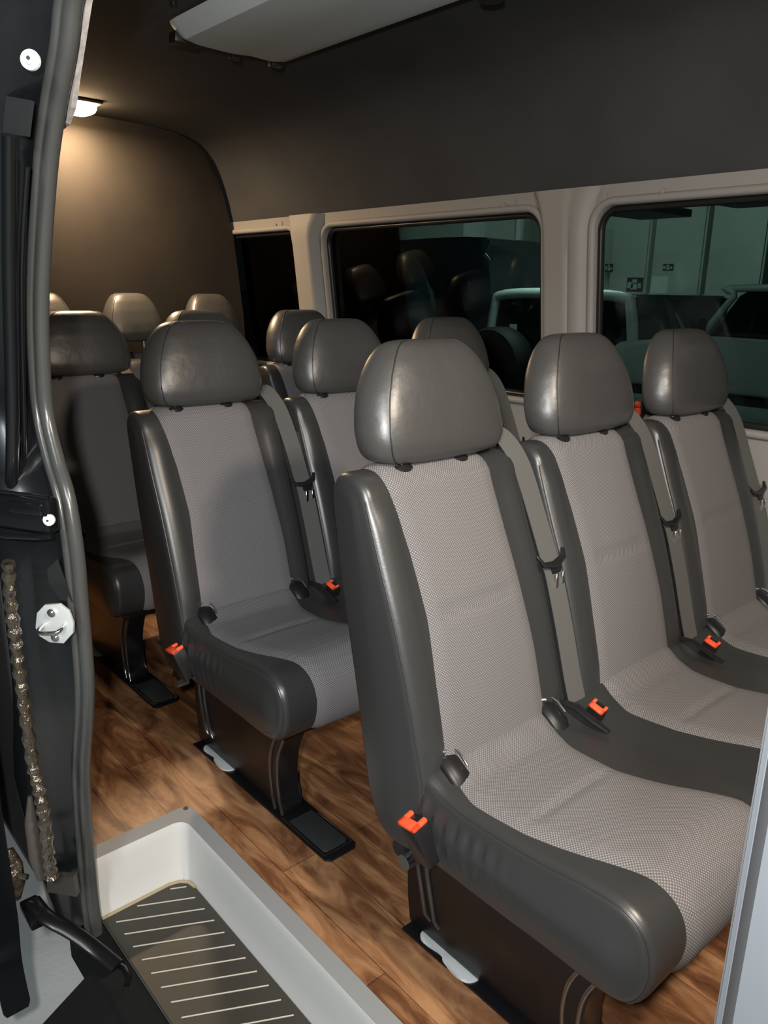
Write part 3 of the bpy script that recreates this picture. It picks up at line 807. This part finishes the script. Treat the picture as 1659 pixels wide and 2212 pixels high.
# front pillar of the door opening
pl = thing('door_pillar', 'grey painted upright at the right edge, front side of the door opening', 'pillar', (.72, -.56, -.3))
bm = bmesh.new()
prism(bm, [(.688-.72, -.52+.56), (.692-.72, -.545+.56), (.700-.72, -.548+.56), (.712-.72, -.590+.56), (.722-.72, -.604+.56), (.93-.72, -.62+.56), (.93-.72, -.50+.56), (.70-.72, -.50+.56)], 2, 0, 1.93)
fin('pillar_panel', bm, M['silver_paint'], pl, angle=20)
bm = bmesh.new(); tube(bm, [(-.010, -.022, .02), (-.010, -.022, 1.9)], .004, 8); fin('pillar_rib', bm, M['silver_paint'], pl)

# ------------------------------------------------------------------ garage outside
K = (8.6+.9588)/(7.0+.9588)
def FX(x): return .8388+(x-.8388)*K
def FZ(z): return max(-.6, 1.1992+(z-1.1992)*K)
bm = bmesh.new(); box(bm, (-16, -6, -.65), (6, 9.2, -.6)); struct(fin('ground', bm, M['concrete'], smooth=False))
bm = bmesh.new(); box(bm, (-16, 9.0, -.6), (6, 9.2, 3.4)); struct(fin('wall_garage', bm, M['gwall'], smooth=False))
bm = bmesh.new(); box(bm, (-16, -6, 3.4), (6, 9.2, 3.5)); struct(fin('ceiling_garage', bm, M['gdark'], smooth=False))
bm = bmesh.new(); tube(bm, [(-15.9, 8.93, 2.22), (-12.6, 8.93, 2.05)], .035, 10); o = fin('wall_pipe', bm, M['gwhite']); tag(o, 'thin pale pipe along the garage wall, seen high through the rearmost window', 'pipe')
o = thing('concrete_column', 'square grey concrete column behind the parked off-road car', 'column', (FX(-6.0), 8.6, -.6))
bm = bmesh.new(); box(bm, (-.30, -.1, 0), (.28, .3, 3.98), .02); fin('shaft', bm, M['gwall'], o, smooth=False)
bm = bmesh.new(); cyl(bm, (.37, -.08, 1.98), (0, 0, 1), .06, 3.96, 12); t = fin('drain_pipe', bm, M['gwhite'], o); t['label'] = 'white vertical drain pipe'
for i, (x0, x1, z0, z1, lb) in enumerate([(-6.95, -6.25, 1.35, 2.30, 'white panel high on the garage wall left of the column'), (-5.1, -4.6, -.2, 1.9, 'narrow pale locker at the left edge of the front window'),
                          (-4.45, -3.98, -.2, 2.35, 'grey locker carrying a dark square notice'), (-3.93, -3.35, -.2, 2.15, 'grey locker with a white paper sheet on its door'), (-3.30, -2.72, -.2, 2.40, 'tall grey locker behind the pickup windscreen'), (-2.66, -2.1, -.2, 2.2, 'grey locker at the far right edge of the window')]):
    x0, x1, z0, z1 = FX(x0), FX(x1), FZ(z0), FZ(z1)
    c = thing('wall_panel' if i == 0 else 'metal_locker', lb, 'panel' if i == 0 else 'locker', ((x0+x1)/2, 8.8, z0), None if i == 0 else 'lockers along the garage wall')
    w = (x1-x0)/2; h = z1-z0; bm = bmesh.new(); box(bm, (-w, -.12 if i else .1, 0), (w, .19, h), .01); fin('cabinet_body', bm, M['gwhite' if i < 2 else 'gwall'], c, smooth=False)
    if i:
        bm = bmesh.new(); box(bm, (-w+.02, -.15, .05), (w-.02, -.121, h-.05), .006); dr = fin('cabinet_door', bm, M['gwall'], c, smooth=False)
        bm = bmesh.new(); box(bm, (w-.07, -.17, h*.45), (w-.05, -.15, h*.55), .004); fin('door_handle', bm, M['gdark'], dr)
def notice(name, x0, x1, z0, z1, lb, dark=True):
    x0, x1, z0, z1 = FX(x0), FX(x1), FZ(z0), FZ(z1)
    n = thing(name, lb, 'notice', ((x0+x1)/2, 8.645, (z0+z1)/2)); w, h = (x1-x0)/2, (z1-z0)/2
    bm = bmesh.new(); box(bm, (-w, -.004, -h), (w, .004, h)); fin('sheet', bm, M['gdark' if dark else 'paper'], n, smooth=False)
    if dark:
        bm = bmesh.new()
        for (a, b, c, d) in ((-.35, .25, .25, .75), (-.9, -.5, -.2, .35), (-.45, -.7, .30, .1), (.42, -.5, .8, .2)): box(bm, (a*w, -.007, b*h), (c*w, -.004, d*h))
        fin('print', bm, M['gwall'], n, smooth=False)
notice('wall_notice', -4.20, -4.00, 1.22, 1.37, 'dark square notice on a grey locker seen through the front window')
notice('wall_notice', -4.50, -4.40, 1.43, 1.52, 'small dark notice at the left edge of the front window')
notice('wall_notice', -3.78, -3.66, 1.44, 1.51, 'small dark notice above the white paper sheet')
notice('paper_sheet', -3.90, -3.70, 1.20, 1.38, 'white paper sheet taped on a locker below a small dark notice', False)
for i, (x, z, L_) in enumerate(((-3.5, 1.95, .55), (-2.5, 2.0, .6), (-5.0, 2.05, .35))):
    bm = bmesh.new(); box(bm, (-L_/2, -.5, -.035), (L_/2, .5, .035), .01); bx_ = bm; [cyl(bm, (sx*L_*.4, 0, (3.41-z)/2), (0, 0, 1), .012, 3.41-z, 8) for sx in (-1, 1)]
    o = fin('steel_duct', bm, M['gdark'], smooth=False); o.location = (x, 6.0, z)
    tag(o, ['dark overhead duct above the middle lockers', 'dark overhead duct at the right edge of the front window', 'dark overhead duct at the left edge of the front window'][i], 'duct')

def wheel(parent, c, r, w, axis=(0, 1, 0), name='wheel'):
    bm = bmesh.new(); a = Vector(axis); c = Vector(c); prof = [(r*.55, -w*.4), (r*.62, -w*.5), (r*.93, -w*.5), (r, -w*.32), (r, w*.32), (r*.93, w*.5), (r*.62, w*.5), (r*.55, w*.4)]
    tube(bm, [c+a*t for _, t in prof], [q for q, _ in prof], 40); o = fin(name, bm, M['tyre'], parent, angle=50)
    bm = bmesh.new(); s = -1
    tube(bm, [c+a*s*w*.30, c+a*s*w*.42, c+a*s*w*.44], [r*.56, r*.50, r*.12], 20); fin('rim', bm, M['gdark'], o, angle=30); return o

# dark passenger van behind the middle window
v = thing('passenger_van', 'black high-roof passenger van parked beyond the middle window', 'van', (-6.55, 7.0, -.6))
bm = bmesh.new(); P = crspline([(-2.6, .4), (-2.5, 1.1), (-1.75, 1.45), (-1.3, 2.2), (-.9, 2.35), (1.1, 2.38), (1.36, 2.28), (1.46, 1.9), (1.52, 1.2), (1.52, .45), (1.45, .35), (-2.5, .32)], 4, True)
prism(bm, P, 1, -1.25, .6, bev=.08, seg=4); fin('van_body', bm, M['navy'], v)
for x0, x1 in ((-1.15, -.71), (-.58, -.12), (.04, .39), (.79, 1.15)):
    bm = bmesh.new(); prism(bm, [(x, z) for x, z in rrect(x0, x1, 1.44, 1.94, .06, 4)], 1, -1.262, -1.24); fin('side_window', bm, M['carglass'], v, smooth=False)
wheel(v, (-1.7, -1.15, .36), .36, .24); wheel(v, (1.0, -1.15, .36), .36, .24)
cu = bpy.data.curves.new('lettering', 'FONT'); cu.body = 'LUX'; cu.size = .06; cu.extrude = .001
to = bpy.data.objects.new('t', cu); C.objects.link(to); dg = bpy.context.evaluated_depsgraph_get(); me = bpy.data.meshes.new_from_object(to.evaluated_get(dg)); bpy.data.objects.remove(to)
lt = link('lettering', me, M['gwhite'], v); lt.location = (-.66, -1.264, 1.30); lt.rotation_euler = (PI/2, 0, 0)
lt['label'] = 'small white lettering'

# off-road car seen from behind
j = thing('offroad_car', 'dark off-road car with spare wheel on its back, behind the middle window and pillar', 'car', (-3.3, 4.6, -.6))
bm = bmesh.new(); P = crspline([(-.80, .55), (-.80, 1.05), (-.77, 1.30), (-.70, 1.72), (-.60, 1.80), (.60, 1.80), (.70, 1.72), (.77, 1.30), (.80, 1.05), (.80, .55), (.7, .45), (-.7, .45)], 3, True)
prism(bm, P, 1, 0, 1.5, bev=.05, seg=3); prism(bm, [(-.75, .5), (-.75, 1.05), (.75, 1.05), (.75, .5)], 1, 1.45, 2.2, bev=.05); fin('car_body', bm, M['navy'], j)
bm = bmesh.new(); tube(bm, crspline([(-.76, .005, 1.2), (-.70, .0, 1.66), (-.60, .0, 1.77), (0, .0, 1.79), (.60, .0, 1.77), (.70, .0, 1.66), (.76, .005, 1.2)], 5), .045, 10); fin('roof_edge', bm, M['silver_car'], j)
bm = bmesh.new(); prism(bm, rrect(-.64, .62, 1.18, 1.68, .08, 5), 1, -.012, .02); fin('rear_window', bm, M['carglass'], j, smooth=False)
wheel(j, (-.50, -.16, 1.14), .36, .26, name='spare_wheel'); wheel(j, (-.72, .3, .40), .40, .28, (1, 0, 0)); wheel(j, (.72, .3, .40), .40, .28, (1, 0, 0))
bm = bmesh.new(); box(bm, (-.85, -.12, .55), (.85, .02, .72), .03); fin('rear_bumper', bm, M['gdark'], j)
bm = bmesh.new(); box(bm, (-.50, -.02, 1.42), (-.42, 0, 1.52), .004); box(bm, (.16, -.02, 1.22), (.34, -.01, 1.28), .004); box(bm, (.0, -.03, 1.06), (.42, 0, 1.10), .004); fin('brake_light', bm, M['silver_car'], j)
for s in (-1, 1):
    bm = bmesh.new(); box(bm, (s*.70-.06, -.02, .86), (s*.70+.06, .01, 1.04), .01); fin('tail_light', bm, M['gdark'], j)

w_ = thing('white_car', 'white car partly visible past the pillar at the left edge of the front window', 'car', (-3.75, 7.75, -.6))
bm = bmesh.new(); P = crspline([(-.9, .35), (-.9, 1.0), (-.75, 1.45), (-.5, 1.72), (.1, 1.74), (.35, 1.55), (.42, 1.0), (.42, .4)], 4, True)
prism(bm, P, 1, -.5, .4, bev=.05); fin('car_body', bm, M['white_paint'], w_); wheel(w_, (-.5, -.45, .33), .33, .22)
bm = bmesh.new(); prism(bm, rrect(-.6, .0, 1.1, 1.5, .08, 4), 1, -.512, -.49); fin('side_window', bm, M['carglass'], w_, smooth=False)

t = thing('pickup_truck', 'silver pickup with raked windscreen filling the lower right of the front window', 'truck', (-1.2, 4.0, -.6))
bm = bmesh.new(); P = [(-1.0, .70), (-1.02, 1.35), (-.95, 1.46), (-.42, 1.52), (.0, 1.52), (2.6, 1.50), (2.6, 1.18), (-.60, 1.20), (-.8, .70)]
prism(bm, [(-1.05, 1.22), (-1.02, 1.42), (-.92, 1.49), (-.38, 1.555), (2.6, 1.53), (2.6, 1.22)], 1, -.30, 1.3, bev=.04, seg=3)
prism(bm, [(-1.05, 1.06), (-1.07, 1.16), (2.6, 1.16), (2.6, 1.06)], 1, -.36, 1.3, bev=.02)
fin('truck_body', bm, M['silver_car'], t)
bm = bmesh.new(); box(bm, (-1.0, -.27, .45), (2.6, 1.25, 1.23), .03); fin('grille_panel', bm, M['gdark'], t)
bm = bmesh.new(); prism(bm, [(-.36, 1.555), (-.20, 1.80), (-.14, 1.835), (1.6, 1.85), (1.8, 1.54)], 1, -.2, 1.2, bev=.04, seg=3); cab = fin('cab', bm, M['carglass'], t)
bm = bmesh.new(); tube(bm, crspline([(-.39, -.215, 1.55), (-.22, -.205, 1.79), (-.14, -.20, 1.84), (1.6, -.2, 1.86)], 5), .022, 10); fin('window_frame', bm, M['silver_car'], cab)
bm = bmesh.new(); box(bm, (-.42, -.32, 1.58), (-.36, -.22, 1.66), .01); fin('side_mirror', bm, M['gdark'], t)
wheel(t, (-.5, -.2, .40), .40, .28)

dv = thing('panel_van', 'dark navy van close beyond the rearmost window, with a round black tyre cover', 'van', (-6.0, 3.1, -.6))
bm = bmesh.new(); P = crspline([(-1.6, .4), (-1.6, 1.6), (-1.2, 2.25), (.2, 2.25), (1.05, 2.05), (1.30, 1.3), (1.35, .5), (1.2, .35), (-1.5, .35)], 5, True)
prism(bm, P, 1, 0, 1.5, bev=.08, seg=4); fin('van_body', bm, M['navy'], dv); wheel(dv, (.42, -.12, 1.38), .52, .2, name='tyre_cover'); wheel(dv, (.95, .1, .36), .36, .24)
bm = bmesh.new(); tube(bm, [(.96, -.02, 1.96), (1.02, -.03, 2.0)], [.02, .012], 10); fin('lamp_glint', bm, M['chrome'], dv)

# ------------------------------------------------------------------ camera
cam = bpy.data.cameras.new('camera'); co = bpy.data.objects.new('camera', cam); C.objects.link(co)
f_px = 1676.86; cam.sensor_fit = 'VERTICAL'; cam.sensor_height = 24; cam.lens = f_px/2212*24
yaw, pit, rol = .7214, .2791, .0161
fw = Vector((-math.cos(yaw)*math.cos(pit), math.sin(yaw)*math.cos(pit), -math.sin(pit)))
rt = fw.cross(Vector((0, 0, 1))).normalized(); up = rt.cross(fw)
r2 = rt*math.cos(rol)+up*math.sin(rol); u2 = -rt*math.sin(rol)+up*math.cos(rol)
mw = Matrix((r2, u2, -fw)).transposed().to_4x4(); mw.translation = (.8388, -.9588, 1.1992); co.matrix_world = mw
cam.clip_start = .01
bpy.context.scene.camera = co

# ------------------------------------------------------------------ light
def area(name, loc, tgt, size, power, col, sy=None):
    l = bpy.data.lights.new(name, 'AREA'); l.energy = power; l.color = col; l.size = size
    if sy: l.shape = 'RECTANGLE'; l.size_y = sy
    o = bpy.data.objects.new(name, l); C.objects.link(o); o.location = loc
    o.rotation_euler = (Vector(tgt)-Vector(loc)).to_track_quat('-Z', 'Y').to_euler(); return o
area('rear_dome_light', (-2.545, .350, 1.842), (-2.545, .350, 0), .11, 18, (1, .70, .42))
area('front_dome_light', (1.05, -.22, 1.76), (-.2, .1, 0), .12, 18, (1, .84, .67))
area('phone_light', (.85, -1.05, 1.30), (-.3, .3, .6), .05, 17, (1, .98, .95))
area('garage_tube_door_side', (2.4, -3.2, 3.2), (0, 0, .2), .3, 95, (.87, .95, 1), 1.5)
area('garage_tube_far_side', (-3.6, 5.6, 3.3), (-4.0, 8.6, .8), .3, 190, (.9, 1, .97), 4.0)
area('garage_tube_near_side', (-2.0, 2.4, 3.3), (-2.4, 4.6, .6), .3, 40, (.9, 1, .97), 2.0)
area('garage_fill_corner', (-8.5, 6.2, 3.3), (-8.5, 8.5, .8), .3, 90, (.9, 1, .97), 4.0)  # unseen fill lamp, added to brighten the left wall and the vans
w = bpy.data.worlds.new('world'); bpy.context.scene.world = w; w.use_nodes = True
w.node_tree.nodes['Background'].inputs[0].default_value = (.55, .65, .7, 1); w.node_tree.nodes['Background'].inputs[1].default_value = .04

sc = bpy.context.scene
sc.view_settings.view_transform = 'Standard'; sc.view_settings.look = 'None'; sc.view_settings.gamma = 1; sc.view_settings.use_curve_mapping = False
sc.view_settings.exposure = 0.6
sc.cycles.max_bounces = 8
sc.cycles.transparent_max_bounces = 12
